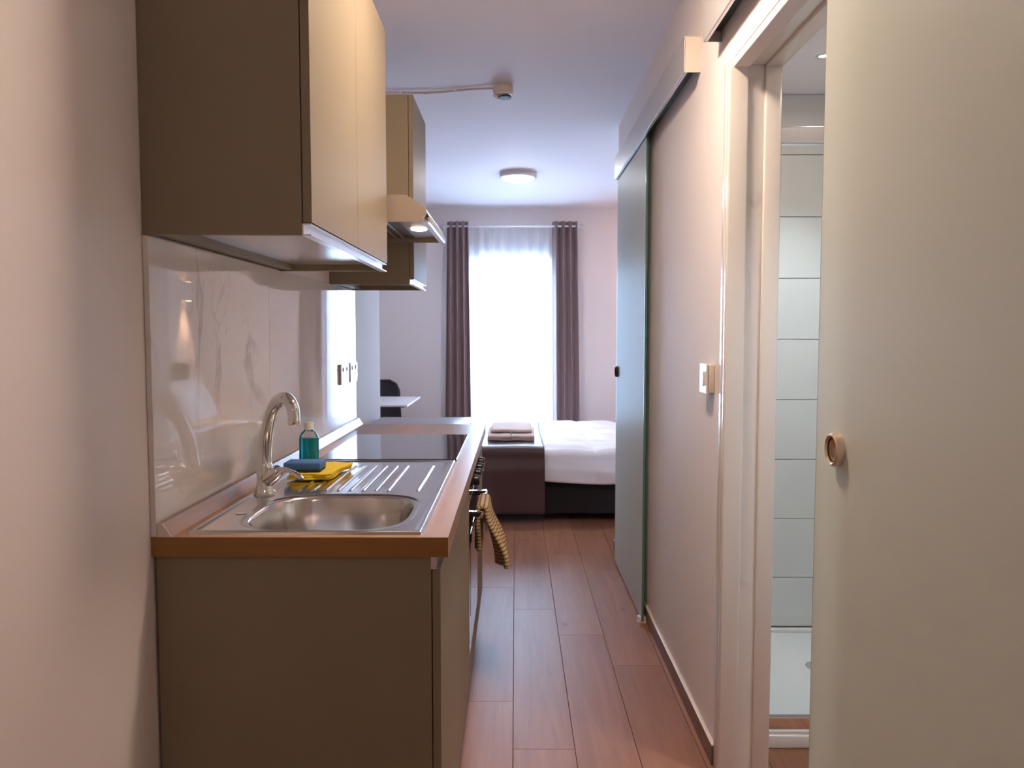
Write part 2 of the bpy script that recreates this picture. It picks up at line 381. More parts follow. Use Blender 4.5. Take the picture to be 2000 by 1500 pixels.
# ------------------------------------------------------------------ bathroom
BC = 2.292
BX0 = WR + TW
struct(bx('ceiling_bathroom', BX0, XR, 1.30, 3.35, BC, BC+0.05, 'ceiling', bev=0))
struct(bx('wall_bathroom_near', BX0, XR, 1.20, 1.30, 0, CEIL-0.01, 'wall', bev=0))
wb = struct(bx('wall_bathroom_back', BX0, XR, 3.342, 3.45, 0, CEIL-0.01, 'grout', bev=0))
ws = struct(bx('wall_bathroom_side', XR-0.022, XR-0.012, 1.30, 3.33, 0, BC, 'grout', bev=0))
TH = 0.2535
tile_z0 = 0.07
def tiles(parent, wall):
    proto = None
    r = 0; z = tile_z0 + 0.0 - TH*0.0
    rows = [(0.06, 0.273)]
    z = 0.273
    while z < BC - 0.03:
        rows.append((z, min(z+TH, BC))); z += TH
    for (z0, z1) in rows:
        if wall == 'back': segs = [(BX0, BX0+0.24), (BX0+0.24, BX0+0.84)]
        else: segs = [(1.30, 1.78), (1.78, 2.38), (2.38, 2.98), (2.98, 3.33)]
        for a, b in segs:
            bm = bmesh.new()
            if wall == 'back': add_box(bm, a+0.0015, min(b, XR-0.023)-0.0015, 3.332, 3.343, z0+0.0015, z1-0.0015, 0.001, 1)
            else: add_box(bm, XR-0.032, XR-0.021, a+0.0015, b-0.0015, z0+0.0015, z1-0.0015, 0.001, 1)
            obj('tile', bm, 'tile', parent)
tiles(wb, 'back'); tiles(ws, 'side')

SY0 = 2.435
tr = thing('shower_tray', (1.16, 2.9, 0), 'white low shower tray against the tiled bathroom wall', 'shower tray')
bm = bmesh.new(); add_box(bm, BX0+0.003, XR-0.034, SY0, 3.33, 0.0, 0.045, 0.006, 3); obj('basin', bm, 'ceramic', tr, smooth=True)
for ya, yb in ((SY0+0.005, SY0+0.04), (3.30, 3.33)): bx('rim', BX0+0.003, XR-0.034, ya, yb, 0.045, 0.056, 'ceramic', tr)
lathe('drain', [(0.045, 0.045), (0.045, 0.049), (0.03, 0.050)], (1.15, 2.95, 0), 'chrome', tr)
sc = thing('shower_screen', (1.16, SY0+0.02, 0.056), 'clear shower screen with chrome rails standing on the white tray', 'shower screen')
bx('bottom_rail', BX0+0.004, XR-0.035, SY0+0.012, SY0+0.034, 0.056, 0.098, 'chrome', sc, bev=0.003)
bx('top_rail', BX0+0.004, XR-0.035, SY0+0.006, SY0+0.042, 1.885, 1.935, 'alu', sc, bev=0.004)
bx('pane', BX0+0.006, XR-0.037, SY0+0.020, SY0+0.026, 0.098, 1.885, 'pane', sc, bev=0)
bx('side_rail', BX0+0.004, BX0+0.024, SY0+0.010, SY0+0.036, 0.098, 1.885, 'alu', sc, bev=0.002)

def downlight(x, y, label):
    d = thing('recessed_downlight', (x, y, BC-0.008), label, 'ceiling light', 'bathroom downlights')
    lathe('bezel', [(0.016, -0.004), (0.026, -0.004), (0.028, 0), (0.016, 0)], (x, y, BC), 'white', d, cap=False)
    lathe('lens', [(0.0165, -0.001), (0.001, -0.002)], (x, y, BC), emat('downlight_lens', (1, 0.86, 0.72), BATH_LAMP*2.0), d)
    ld = bpy.data.lights.new('downlight_beam', 'SPOT'); ld.energy = 27; ld.color = (0.80, 0.92, 1.0); ld.spot_size = math.radians(95); ld.spot_blend = 0.8; ld.shadow_soft_size = 0.03
    lo = bpy.data.objects.new('downlight_beam', ld); C.objects.link(lo); lo.parent = d; lo.location = (0, 0, -0.004)
downlight(1.090, 2.88, 'small recessed downlight in bathroom ceiling above shower tray')
downlight(1.118, 1.80, 'small recessed downlight in bathroom ceiling between door and shower')

# ------------------------------------------------------------------ sliding frosted doors on rails
RZ0, RZ1, RX0 = 2.168, 2.285, 0.553
def rail(y0, y1, label):
    r = thing('door_rail', (0.58, (y0+y1)/2, RZ0), label, 'door rail')
    bx('front_cover', RX0, RX0+0.004, y0, y1, RZ0, RZ1, 'rail', r, bev=0.0008)
    bx('top_cover', RX0+0.004, WR, y0, y1, RZ1-0.004, RZ1, 'rail', r, bev=0)
    for ya in (y0, y1-0.003): bx('end_cap', RX0+0.004, WR, ya, ya+0.003, RZ0, RZ1-0.004, 'ivory' if ya == y0 else 'rail', r, bev=0)
    bx('track', RX0+0.010, WR-0.004, y0+0.004, y1-0.004, RZ0+0.030, RZ1-0.006, 'black', r, bev=0)
    bx('lower_lip', RX0+0.004, RX0+0.012, y0+0.004, y1-0.004, RZ0, RZ0+0.006, 'alu', r, bev=0)
    return r
rail(0.30, 2.40, 'grey box rail above the bathroom doorway with sliding door hung beneath')
rail(2.67, 4.50, 'grey box rail over the closed frosted door near the bedroom')
GX0, GX1 = 0.570, 0.580
def sliding_door(y0, y1, label, knob_y, knob_z, dark):
    d = thing('frosted_sliding_door', (GX0, (y0+y1)/2, 0.012), label, 'sliding door')
    bx('glass_panel', GX0, GX1, y0+0.0015, y1-0.0015, 0.012, RZ0+0.022, 'frost', d, bev=0)
    for ya in (y0, y1-0.0015): bx('glass_edge', GX0, GX1, ya, ya+0.0015, 0.012, RZ0+0.022, 'glassedge', d, bev=0)
    R = 0.030
    k = lathe('knob', [(R*0.72, -0.012), (R*0.86, -0.0155), (R*0.97, -0.013), (R, -0.006), (R, 0.0), (R*0.66, 0.0), (R*0.66, -0.010)], (GX0, knob_y, knob_z), dark, d, axis=0, cap=False)
    lathe('finger_cup', [(R*0.67, -0.003), (R*0.001, -0.0025)], (GX0, knob_y, knob_z), dark, k, axis=0)
    for q in (y0+0.12, y1-0.12): bx('hanger', GX0-0.003, GX1+0.003, q-0.03, q+0.03, RZ0+0.012, RZ0+0.029, 'alu', d, bev=0.001)
    return d
sliding_door(0.48, 1.497, 'frosted glass sliding door with round nickel knob pushed open beside bathroom doorway', 1.392, 1.106, 'knob')
sliding_door(3.52, 4.49, 'frosted glass sliding door with green edge hanging closed beside the bed', 4.42, 1.10, 'black')
g = thing('floor_guide', (0.575, 3.55, 0), 'small pale floor guide under the near corner of the green-edged glass door', 'door guide')
bx('base', 0.555, 0.592, 3.525, 3.56, 0, 0.008, 'ivory', g, bev=0.001)
boxes('prong', [(0.556, 0.5685, 3.527, 3.558, 0.008, 0.028), (0.5815, 0.591, 3.527, 3.558, 0.008, 0.028)], 'white', g)

# switch on the right wall
s = thing('light_switch', (0.594, 2.455, 1.125), 'white surface-mounted light switch on the wall beside bathroom doorway', 'switch')
bx('back_box', 0.586, WR, 2.415, 2.500, 1.128, 1.216, 'ivory', s, bev=0.003, seg=3)
bx('face_plate', 0.580, 0.586, 2.413, 2.502, 1.126, 1.218, 'white', s, bev=0.002)
bx('rocker', 0.576, 0.580, 2.440, 2.475, 1.150, 1.194, 'white', s, bev=0.001)

# ------------------------------------------------------------------ kitchen: base units
XF, XC = -0.155, -0.174      # door front, carcass front
def profile_c(parent, name, y0, y1, x0, x1, z0, z1, t=0.003):
    """C-shaped aluminium grip profile: back plate and two lips"""
    return boxes(name, [(x0, x0+t, y0, y1, z0, z1), (x0+t, x1, y0, y1, z0, z0+t), (x0+t, x1, y0, y1, z1-t, z1)], 'alu', parent)
def base_unit(y0, y1, label, ndoors, open_top=True):
    u = thing('base_cabinet', ((WL+XF)/2, (y0+y1)/2, 0), label, 'cabinet')
    x0 = WL+0.006; zt = 0.852; zb = 0.12
    bx('side_panel', x0, XC, y0, y0+0.018, 0.0 if y0 < 2 else zb, zt, 'cab', u)
    bx('side_panel', x0, XC, y1-0.018, y1, zb, zt, 'cab', u)
    bx('bottom_panel', x0, XC, y0+0.018, y1-0.018, zb, zb+0.018, 'cab', u)
    bx('back_panel', x0, x0+0.008, y0+0.018, y1-0.018, zb+0.018, zt, 'cab', u)
    profile_c(u, 'grip_profile', y0+0.019, y1-0.019, XC-0.020, XC+0.010, 0.826, 0.851)
    bx('profile_end', XC-0.0005, XC+0.012, y0, y0+0.002, 0.826, 0.851, 'alu', u, bev=0)
    bx('plinth', XC-0.06, XC-0.044, y0 if y0 > 2 else y0+0.019, y1, 0, zb, 'cabdark', u)
    w = (y1-y0)/ndoors
    for k in range(ndoors):
        bx('door', XC+0.002, XF, y0+k*w+0.0015, y0+(k+1)*w-0.0015, zb, 0.823, 'cab', u, bev=0.001)
    return u
base_unit(KY0+0.008, 2.618, 'taupe base cabinet carrying the sink at the worktop end', 2)
base_unit(3.222, KY1-0.004, 'narrow taupe base cabinet between oven and grey fridge', 1)

ov = thing('built_in_oven', (-0.45, 2.92, 0.12), 'black built-in oven with chrome handle under the glass hob', 'oven')
bx('body', WL+0.03, XC, 2.635, 3.205, 0.135, 0.84, 'black', ov)
bx('control_panel', XC, XF, 2.622, 3.218, 0.745, 0.850, 'blackglass', ov, bev=0.002)
dr = bx('oven_door', XC, XF-0.001, 2.622, 3.218, 0.225, 0.740, 'blackglass', ov, bev=0.002)
bx('door_window', XF-0.001, XF, 2.70, 3.14, 0.33, 0.62, 'blackglass', dr, bev=0)
bx('drawer_front', XC, XF, 2.622, 3.218, 0.12, 0.220, 'cab', ov, bev=0.001)
HX, HZ = -0.118, 0.682
h = tube('handle', [(HX, 2.70, HZ), (HX, 3.14, HZ)], 0.007, 'chrome', dr)
for yb in (2.735, 3.105): bx('bracket', XF-0.001, HX+0.004, yb-0.010, yb+0.010, HZ-0.008, HZ+0.007, 'black', dr, bev=0.002)
for yb in (2.735, 3.105): bx('bracket_cap', XF-0.001, HX+0.002, yb-0.009, yb+0.009, HZ+0.0072, HZ+0.011, 'chrome', dr, bev=0.001)
for k in range(4):
    yy = 2.72 + k*0.13
    kn = lathe('control_knob', [(0.024, 0), (0.024, 0.006), (0.019, 0.008), (0.018, 0.028), (0.015, 0.031)], (XF, yy, 0.805), 'black', ov, axis=0, seg=24)
    bx('grip_mark', XF+0.0305, XF+0.034, yy-0.003, yy+0.003, 0.790, 0.820, 'chrome', kn, bev=0.0005)
bx('plinth', XC-0.06, XC-0.044, 2.619, 3.221, 0, 0.12, 'cabdark', ov)

# tea towel over the oven handle
def tow(u, v):
    # v: along the length from the back hem up over the bar to the front hem; u: across, bunched
    L = [0.145, 0.055, 0.200]; tot = sum(L); s = v*tot
    y = 2.775 + 0.20*u
    fold = math.sin(u*PI*5.0 + 0.6)
    r = 0.0165
    if s < L[0]:
        d = L[0]-s; k = smooth01(d/0.12); x = HX - r + 0.005*k*fold; z = HZ - d + 0.002
    elif s < L[0]+L[1]:
        a = (s-L[0])/L[1]*PI; x = HX - r*math.cos(a); z = HZ + r*math.sin(a) + 0.002
    else:
        d = s-L[0]-L[1]; k = smooth01(d/0.19)
        x = HX + r + 0.056*k*(1-0.25*u) + 0.018*fold*k; z = HZ - d + 0.002 + 0.012*u
        y = 2.86 + (y-2.86)*(1+0.30*k)
    return (x, y, z)
tag(grid('tea_towel', 40, 60, tow, 'teatowel', thick=0.016, uv=True), 'beige and brown striped tea towel hanging over the oven handle', 'towel')

# worktop with cut-out for the sink bowl, wedge upstand
wt = thing('worktop', ((WL-0.138)/2, (KY0+KY1)/2, WT-0.041), 'wood-look laminate worktop running the length of the kitchen', 'worktop')
XW = -0.138; Z0 = WT-0.041
BX_0, BX_1, BY_0, BY_1 = -0.612, -0.232, 1.644, 2.016   # cut-out
xw0 = WL+0.0005
boxes('slab', [(xw0, BX_0, KY0+0.002, KY1, Z0, WT), (BX_1, XW, KY0+0.002, KY1, Z0, WT), (BX_0, BX_1, KY0+0.002, BY_0, Z0, WT), (BX_0, BX_1, BY_1, KY1, Z0, WT)], 'worktop', wt)
bx('edge_band', xw0, XW, KY0, KY0+0.002, Z0, WT-0.0004, 'edgeband', wt, bev=0)
bm = bmesh.new(); add_prism(bm, [(WL+0.013, WT), (WL+0.043, WT), (WL+0.040, WT+0.004), (WL+0.024, WT+0.028), (WL+0.013, WT+0.028)], 1, KY0+0.004, KY1)
up = obj('upstand', bm, 'worktop', wt)
bm = bmesh.new(); add_prism(bm, [(WL+0.013, WT), (WL+0.043, WT), (WL+0.040, WT+0.004), (WL+0.024, WT+0.028), (WL+0.013, WT+0.028)], 1, KY0+0.001, KY0+0.004)
obj('end_cap', bm, 'ivory', up)

# marble backsplash slabs
UZ0, UZ1 = 1.508, 2.255      # wall cabinets
bs = thing('backsplash', (WL+0.006, (KY0+KY1)/2, WT), 'glossy white marble backsplash with grey veins behind the sink', 'backsplash')
for a, b in ((KY0, 2.372), (2.3735, KY1)):
    bx('marble_slab', WL+0.0005, WL+0.012, a, b, WT+0.0005, UZ0-0.001, 'marble', bs, bev=0.0008, seg=1)

# sockets
def socket(y0, y1, label):
    s = thing('wall_socket', (WL+0.016, (y0+y1)/2, 1.095), label, 'socket', 'sockets on the marble backsplash')
    x = WL+0.0125
    f = bx('face_plate', x, x+0.009, y0, y1, 1.095, 1.181, 'white', s, bev=0.002)
    yc = (y0+y1)/2
    for sy in ((-0.035, 0.035) if y1-y0 > 0.12 else (0.0,)):
        bx('switch', x+0.009, x+0.012, yc+sy-0.007, yc+sy+0.007, 1.150, 1.168, 'white', s, bev=0.0008)
        bx('pin_hole', x+0.0085, x+0.0094, yc+sy-0.0025, yc+sy+0.0025, 1.130, 1.140, 'black', s, bev=0)
        for q in (-0.011, 0.011): bx('pin_hole', x+0.0085, x+0.0094, yc+sy+q-0.003, yc+sy+q+0.003, 1.110, 1.115, 'black', s, bev=0)
socket(3.305, 3.455, 'white wall socket on marble backsplash, the one nearer the tap')
socket(3.490, 3.640, 'white wall socket at the end of the marble backsplash')

# ------------------------------------------------------------------ sink
SX0, SX1, SYa, SYb = -0.683, -0.192, 1.620, 2.555
bcx, bcy, brx, bry = -0.4225, 1.830, 0.181, 0.178
RIBS = [-0.566 + 0.033*k for k in range(8)] + [-0.257]
def sink_h(x, y):
    z = WT + 0.004
    e = min(x-SX0, SX1-x, y-SYa, SYb-y)
    z += 0.004*(1 - smooth01(e/0.004)) * -1.0 + 0.0035*smooth01(e/0.006)*(1-smooth01((e-0.010)/0.012))
    # bowl: superellipse
    d = (abs((x-bcx)/brx)**3.2 + abs((y-bcy)/bry)**3.2)**(1/3.2)
    lip = 1.09
    if d < lip: z -= 0.003*smooth01((lip-d)/0.06)
    if d < 1.0: z -= 0.150*smooth01((1.0-d)/0.20)*0.96 + 0.006*smooth01((1-d)/1.0)
    # drainer ribs
    if 2.04 < y < 2.47:
        w = smooth01((y-2.05)/0.02)*smooth01((2.465-y)/0.02)
        for q in RIBS: z += 0.0030*w*math.exp(-((x-q)/0.0034)**2)
    return z
bm = bmesh.new()
nx, ny = 260, 300
vs = [[bm.verts.new((SX0+(SX1-SX0)*i/nx, SYa+(SYb-SYa)*k/ny, sink_h(SX0+(SX1-SX0)*i/nx, SYa+(SYb-SYa)*k/ny))) for k in range(ny+1)] for i in range(nx+1)]
for i in range(nx):
    for k in range(ny): bm.faces.new((vs[i][k], vs[i+1][k], vs[i+1][k+1], vs[i][k+1]))
sk_t = thing('sink', ((SX0+SX1)/2, (SYa+SYb)/2, WT), 'stainless steel sink with rounded bowl and ribbed drainer set in worktop', 'sink')
obj('bowl_and_drainer', bm, 'steel', sk_t, smooth='all')
zb_ = sink_h(bcx, bcy)
lathe('drain', [(0.042, 0.0005), (0.040, 0.003), (0.030, 0.002), (0.002, 0.001)], (bcx, bcy, zb_), 'chrome', sk_t)
lathe('overflow', [(0.012, 0.0), (0.014, 0.002), (0.006, 0.003)], (-0.63, 1.80, WT+0.0035), 'chrome', sk_t)

# ------------------------------------------------------------------ tap
FX, FY, FZ = -0.643, 2.012, WT+0.0079
fa = thing('kitchen_tap', (FX, FY, FZ), 'chrome mixer tap with curved spout standing over the steel bowl', 'tap')
lathe('body', [(0.026, 0), (0.026, 0.004), (0.021, 0.010), (0.0195, 0.040), (0.0205, 0.066), (0.0185, 0.078), (0.015, 0.082)], (FX, FY, FZ), 'chrome', fa)
dx, dy = 0.66, -0.75
pts = []; rads = []
for k in range(26):
    t = k/25
    # quarter-ellipse rise then hook
    if t < 0.62:
        a = t/0.62*(PI/2); r_ = 0.128*(1-math.cos(a)); z_ = 0.070 + 0.182*math.sin(a)
    else:
        a = (t-0.62)/0.38*(PI*0.52); r_ = 0.128 + 0.044*math.sin(a); z_ = 0.252 - 0.040*(1-math.cos(a))
    pts.append((FX+dx*r_, FY+dy*r_, FZ+z_)); rads.append(0.0175 - 0.0030*t)
spt = tube('spout', pts, rads, 'chrome', fa, seg=20)
tip = Vector(pts[-1])
bm = bmesh.new(); add_lathe(bm, [(0.0125, 0.004), (0.0145, 0.0), (0.0148, -0.016), (0.013, -0.019), (0.009, -0.018)], tip, 2, 24); obj('aerator', bm, 'chrome', spt, smooth=True)
# side cartridge and lever
cdx, cdy = 0.94, -0.34
tube('cartridge', [(FX+cdx*0.008, FY+cdy*0.008, FZ+0.035), (FX+cdx*0.034, FY+cdy*0.034, FZ+0.055), (FX+cdx*0.044, FY+cdy*0.044, FZ+0.063)], [0.0200, 0.0195, 0.015], 'chrome', fa, seg=20)
tube('lever', [(FX+cdx*0.040, FY+cdy*0.040, FZ+0.062), (FX+cdx*0.060, FY+cdy*0.060, FZ+0.066), (FX+cdx*0.090, FY+cdy*0.10, FZ+0.060), (FX+cdx*0.110, FY+cdy*0.15, FZ+0.052), (FX+cdx*0.118, FY+cdy*0.17, FZ+0.047)], [0.012, 0.009, 0.0075, 0.0095, 0.006], 'chrome', fa, seg=16, flat=0.6)

# ------------------------------------------------------------------ soap bottle, cloth, sponge
BXx, BYy = -0.648, 2.47; BZ = sink_h(BXx, BYy) + 0.0005
bt = thing('soap_bottle', (BXx, BYy, BZ), 'clear plastic bottle of teal washing-up liquid standing on the drainer', 'bottle')
def oval(name, prof, mat, parent, ky=0.62, cap=True):
    bm = bmesh.new(); add_lathe(bm, prof, (0, 0, 0), 2, 32, cap)
    for v in bm.verts:
        k = ky + (1-ky)*smooth01((v.co.z-0.085)/0.025)
        v.co = Vector((BXx+v.co.x, BYy+v.co.y*k, BZ+v.co.z))
    return obj(name, bm, mat, parent, smooth=True)
oval('shell', [(0.026, 0.0), (0.0295, 0.003), (0.031, 0.012), (0.031, 0.080), (0.029, 0.092), (0.022, 0.104), (0.0135, 0.111), (0.0125, 0.118)], 'bottle', bt)
oval('liquid', [(0.025, 0.0015), (0.0285, 0.004), (0.030, 0.013), (0.030, 0.080), (0.0288, 0.086)], 'liquid', bt)
lathe('cap', [(0.0145, 0.113), (0.0145, 0.133), (0.013, 0.136), (0.006, 0.137)], (BXx, BYy, BZ), 'white', bt, seg=24)

CZ = WT + 0.009
cl = thing('folded_cloth', (-0.575, 2.29, CZ-0.0045), 'folded yellow kitchen cloth on the drainer under the blue sponge', 'cloth')
for k in range(3):
    def lay(u, v, k=k):
        x = -0.640 + 0.115*u + 0.004*math.sin(v*7+k) + 0.003*k + 0.022*v; y = 2.195 + 0.20*v + 0.004*math.sin(u*9+k*2)
        z = CZ + 0.002 + k*0.0065 + 0.0012*math.sin(u*11+k)*math.sin(v*8)
        return (x, y, z)
    grid('cloth_fold', 14, 20, lay, 'cloth', cl, thick=0.0052)
sp_ = thing('sponge', (-0.598, 2.245, CZ+0.020), 'blue kitchen sponge with dark scourer lying on the yellow cloth', 'sponge')
sx0, sx1, sy0, sy1, sz0 = -0.652, -0.548, 2.205, 2.275, CZ+0.0195
bx('scourer', sx0+0.001, sx1-0.001, sy0+0.001, sy1-0.001, sz0, sz0+0.006, 'scour', sp_, bev=0.002)
bx('foam', sx0, sx1, sy0, sy1, sz0+0.006, sz0+0.026, 'sponge', sp_, bev=0.003, seg=3)

# ------------------------------------------------------------------ hob
hb = thing('glass_hob', (-0.41, 2.91, WT), 'black glass ceramic hob set flush on the worktop', 'hob')
HBX0, HBX1, HBY0, HBY1 = -0.650, -0.192, 2.578, 3.222
pl = bx('glass_plate', HBX0, HBX1, HBY0, HBY1, WT, WT+0.006, 'blackglass', hb, bev=0.002)
for (cx, cy, r) in ((-0.52, 2.76, 0.072), (-0.52, 3.05, 0.09), (-0.32, 2.76, 0.09), (-0.32, 3.05, 0.072)):
    lathe('cooking_zone', [(r-0.0015, WT+0.0055), (r-0.0015, WT+0.00604), (r, WT+0.00604), (r, WT+0.0055)], (cx, cy, 0), 'zone', pl, seg=48, cap=False)
bx('front_gap_strip', HBX0, HBX1, HBY0-0.003, HBY0, WT, WT+0.005, 'black', hb, bev=0.0005)  # black strip draws the shaded gap along the hob front as colour

# ------------------------------------------------------------------ wall cabinets
UC, UF = -0.427, -0.407   # carcass front, door front
def wall_unit(y0, y1, ndoors, label):
    u = thing('wall_cabinet', (WL+0.16, (y0+y1)/2, UZ0), label, 'cabinet')
    x0 = WL + 0.0005
    bx('side_panel', x0, UC, y0, y0+0.018, UZ0, UZ1, 'cab', u, bev=0.001)
    bx('side_panel', x0, UC, y1-0.018, y1, UZ0, UZ1, 'cab', u, bev=0.001)
    bx('top_panel', x0, UC, y0+0.018, y1-0.018, UZ1-0.018, UZ1, 'cab', u, bev=0)
    bx('bottom_panel', x0+0.045, UC-0.012, y0+0.018, y1-0.018, UZ0+0.020, UZ0+0.034, 'tray', u, bev=0)
    bx('back_rail', x0, x0+0.045, y0+0.018, y1-0.018, UZ0+0.004, UZ0+0.034, 'cab', u, bev=0)
    bx('front_rail', UC-0.012, UC, y0+0.018, y1-0.018, UZ0+0.004, UZ0+0.034, 'alu', u, bev=0)
    pr = profile_c(u, 'grip_profile', y0+0.001, y1-0.001, UC+0.0005, UF-0.002, UZ0-0.002, UZ0+0.022)
    w = (y1-y0)/ndoors
    for k in range(ndoors):
        bx('door', UC+0.002, UF, y0+k*w+0.0012, y0+(k+1)*w-0.0012, UZ0+0.024, UZ1, 'cab', u, bev=0.0008)
    return u
wall_unit(KY0, 2.535, 2, 'two-door taupe wall cabinet above the sink')
wall_unit(3.20, KY1-0.005, 1, 'narrow taupe wall cabinet beyond the extractor hood')

# ------------------------------------------------------------------ extractor hood
hd = thing('extractor_hood', (WL+0.22, 2.91, 1.668), 'slim metal extractor hood with lit underside above the hob', 'extractor hood')
hy0, hy1 = 2.595, 3.192
hp = [(WL+0.0005, 1.672), (-0.300, 1.672), (-0.286, 1.702), (-0.289, 1.712), (-0.352, 1.758), (WL+0.0005, 1.758)]
bm = bmesh.new()
hp_body = [(WL+0.0005, 1.700), (-0.330, 1.700), (-0.305, 1.712), (-0.352, 1.752), (WL+0.0005, 1.752)]
add_prism(bm, hp_body, 1, hy0+0.002, hy1-0.002); obj('motor_housing', bm, 'hood', hd)
for ya in (hy0, hy1-0.002):
    bm = bmesh.new(); add_prism(bm, hp, 1, ya, ya+0.002); obj('side_cheek', bm, 'hood', hd)
bm = bmesh.new(); add_prism(bm, [(-0.3535, 1.752), (-0.352, 1.758), (-0.289, 1.712), (-0.286, 1.702), (-0.2875, 1.700), (-0.292, 1.710)], 1, hy0+0.002, hy1-0.002); obj('sloped_front', bm, 'rail', hd)
boxes('visor_rail', [(-0.300, -0.284, hy0-0.001, hy1+0.02, 1.668, 1.674), (-0.287, -0.279, hy0+0.02, hy1+0.02, 1.674, 1.690), (-0.304, -0.298, hy0-0.001, hy1+0.01, 1.674, 1.690)], 'alu', hd)
fl = bx('grease_filter', WL+0.06, -0.40, hy0+0.02, hy1-0.02, 1.690, 1.700, 'cabdark', hd, bev=0)
for k in range(9):
    xx = WL+0.075+k*0.028
    bx('filter_bar', xx, xx+0.010, hy0+0.03, hy1-0.03, 1.686, 1.690, 'alu', fl, bev=0.001)
bx('light_plate', -0.398, -0.306, hy0+0.004, hy1-0.004, 1.690, 1.6985, 'rail', hd, bev=0)
for yy in (2.90,):
    lathe('hood_lamp', [(0.030, 1.690), (0.028, 1.684), (0.012, 1.681), (0.001, 1.681)], (-0.350, yy-0.0, 0), emat('hood_bulb', (1.0, 0.76, 0.52), 5.0), hd, seg=24)

# ------------------------------------------------------------------ fridge past the worktop end
fr = thing('low_fridge', (-0.46, 4.0, 0), 'low grey fridge with smooth top standing past the end of worktop', 'fridge')
bx('body', WL+0.02, -0.255, 3.70, 4.29, 0.02, 0.835, 'fridge', fr, bev=0.004)
bx('top', WL+0.015, -0.235, 3.695, 4.295, 0.835, 0.858, 'fridge', fr, bev=0.006, seg=3)
bx('door', -0.252, -0.205, 3.70, 4.29, 0.06, 0.832, 'white', fr, bev=0.010, seg=3)
for ax in (WL+0.04, -0.32):
    for ay in (3.72, 4.23): bx('foot', ax, ax+0.04, ay, ay+0.04, 0, 0.02, 'black', fr)

# ------------------------------------------------------------------ ceiling fittings
def ceiling_lamp(x, y, strength, label, col):
    c = thing('ceiling_lamp', (x, y, CEIL-0.07), label, 'lamp')
    lathe('base', [(0.140, 0.0), (0.142, -0.012), (0.136, -0.020)], (x, y, CEIL), 'ivory', c, seg=48)
    lathe('ring', [(0.133, -0.018), (0.139, -0.020), (0.140, -0.036), (0.122, -0.042), (0.120, -0.036)], (x, y, CEIL), 'ivory', c, seg=48, cap=False)
    lathe('diffuser', [(0.121, -0.036), (0.112, -0.046), (0.088, -0.057), (0.050, -0.065), (0.002, -0.068)], (x, y, CEIL), emat('lamp_diffuser', col, strength), c, seg=48)
ceiling_lamp(0.02, 6.12, BEDROOM_LAMP, 'round ceiling lamp with glowing white diffuser over the bed', (0.96, 0.92, 0.94))
ceiling_lamp(0.05, 2.04, CORRIDOR_LAMP, 'round warm ceiling lamp in the passage between sink and bathroom door', LAMP_WARM)

ceiling_lamp(0.0, -0.45, ENTRY_FILL, 'added round warm fill lamp, unseen near the entrance, away from the kitchen units', LAMP_WARM)  # added unseen fill lamp, lightens cabinet end panels and near walls

sd = thing('smoke_detector', (-0.062, 4.0, CEIL-0.06), 'small round white smoke detector on the ceiling at the cable end', 'smoke detector')
lathe('base', [(0.048, 0.0), (0.050, -0.004), (0.050, -0.030), (0.047, -0.034)], (-0.062, 4.0, CEIL), 'ivory', sd)
lathe('cover', [(0.047, -0.034), (0.051, -0.038), (0.050, -0.048), (0.036, -0.056), (0.002, -0.058)], (-0.062, 4.0, CEIL), 'chrome', sd)
lathe('grille', [(0.034, -0.0575), (0.032, -0.0605), (0.002, -0.0605)], (-0.054, 3.995, CEIL), pmat('detector_grille', (0.14, 0.13, 0.15), 0.7), sd)
cb = thing('surface_cable', (-0.4, 4.03, CEIL-0.012), 'thin surface cable clipped across the ceiling to the smoke detector', 'cable')
tube('cable', [(WL+0.001, 4.08, CEIL-0.008), (-0.60, 4.07, CEIL-0.010), (-0.45, 4.07, CEIL-0.012), (-0.35, 4.055, CEIL-0.010), (-0.26, 4.03, CEIL-0.008), (-0.18, 4.01, CEIL-0.010), (-0.114, 4.0, CEIL-0.010)], 0.0055, 'cable', cb, seg=8)
for x_, y_ in ((-0.58, 4.07), (-0.30, 4.043)): bx('clip', x_-0.006, x_+0.006, y_-0.012, y_+0.012, CEIL-0.020, CEIL, 'white', cb, bev=0.001)

# ------------------------------------------------------------------ window, curtains
wi = bpy.data.objects.new('window_1', None); C.objects.link(wi); wi.location = (-0.035, YB+0.16, 0); W[wi.name] = Vector(wi.location); struct(wi)
yw0, yw1 = YB+0.13, YB+0.19
boxes('window_frame', [(WX0, WX0+0.05, yw0, yw1, 0.0, WZ), (WX1-0.05, WX1, yw0, yw1, 0.0, WZ), (WX0+0.05, WX1-0.05, yw0, yw1, WZ-0.05, WZ), (WX0+0.05, WX1-0.05, yw0, yw1, 0.0, 0.05)], 'frame', wi)
mid = -0.045
for a, b in ((WX0+0.05, mid), (mid, WX1-0.05)):
    le = boxes('casement', [(a+0.002, a+0.045, yw0-0.01, yw1-0.01, 0.055, WZ-0.055), (b-0.045, b-0.002, yw0-0.01, yw1-0.01, 0.055, WZ-0.055), (a+0.045, b-0.045, yw0-0.01, yw1-0.01, WZ-0.11, WZ-0.055), (a+0.045, b-0.045, yw0-0.01, yw1-0.01, 0.055, 0.16)], 'frame', wi)
    bx('pane', a+0.045, b-0.045, yw0+0.015, yw0+0.021, 0.16, WZ-0.11, 'pane', le, bev=0)
bx('handle', mid-0.012, mid+0.012, yw0-0.045, yw0-0.012, 1.0, 1.12, 'alu', wi, bev=0.004)

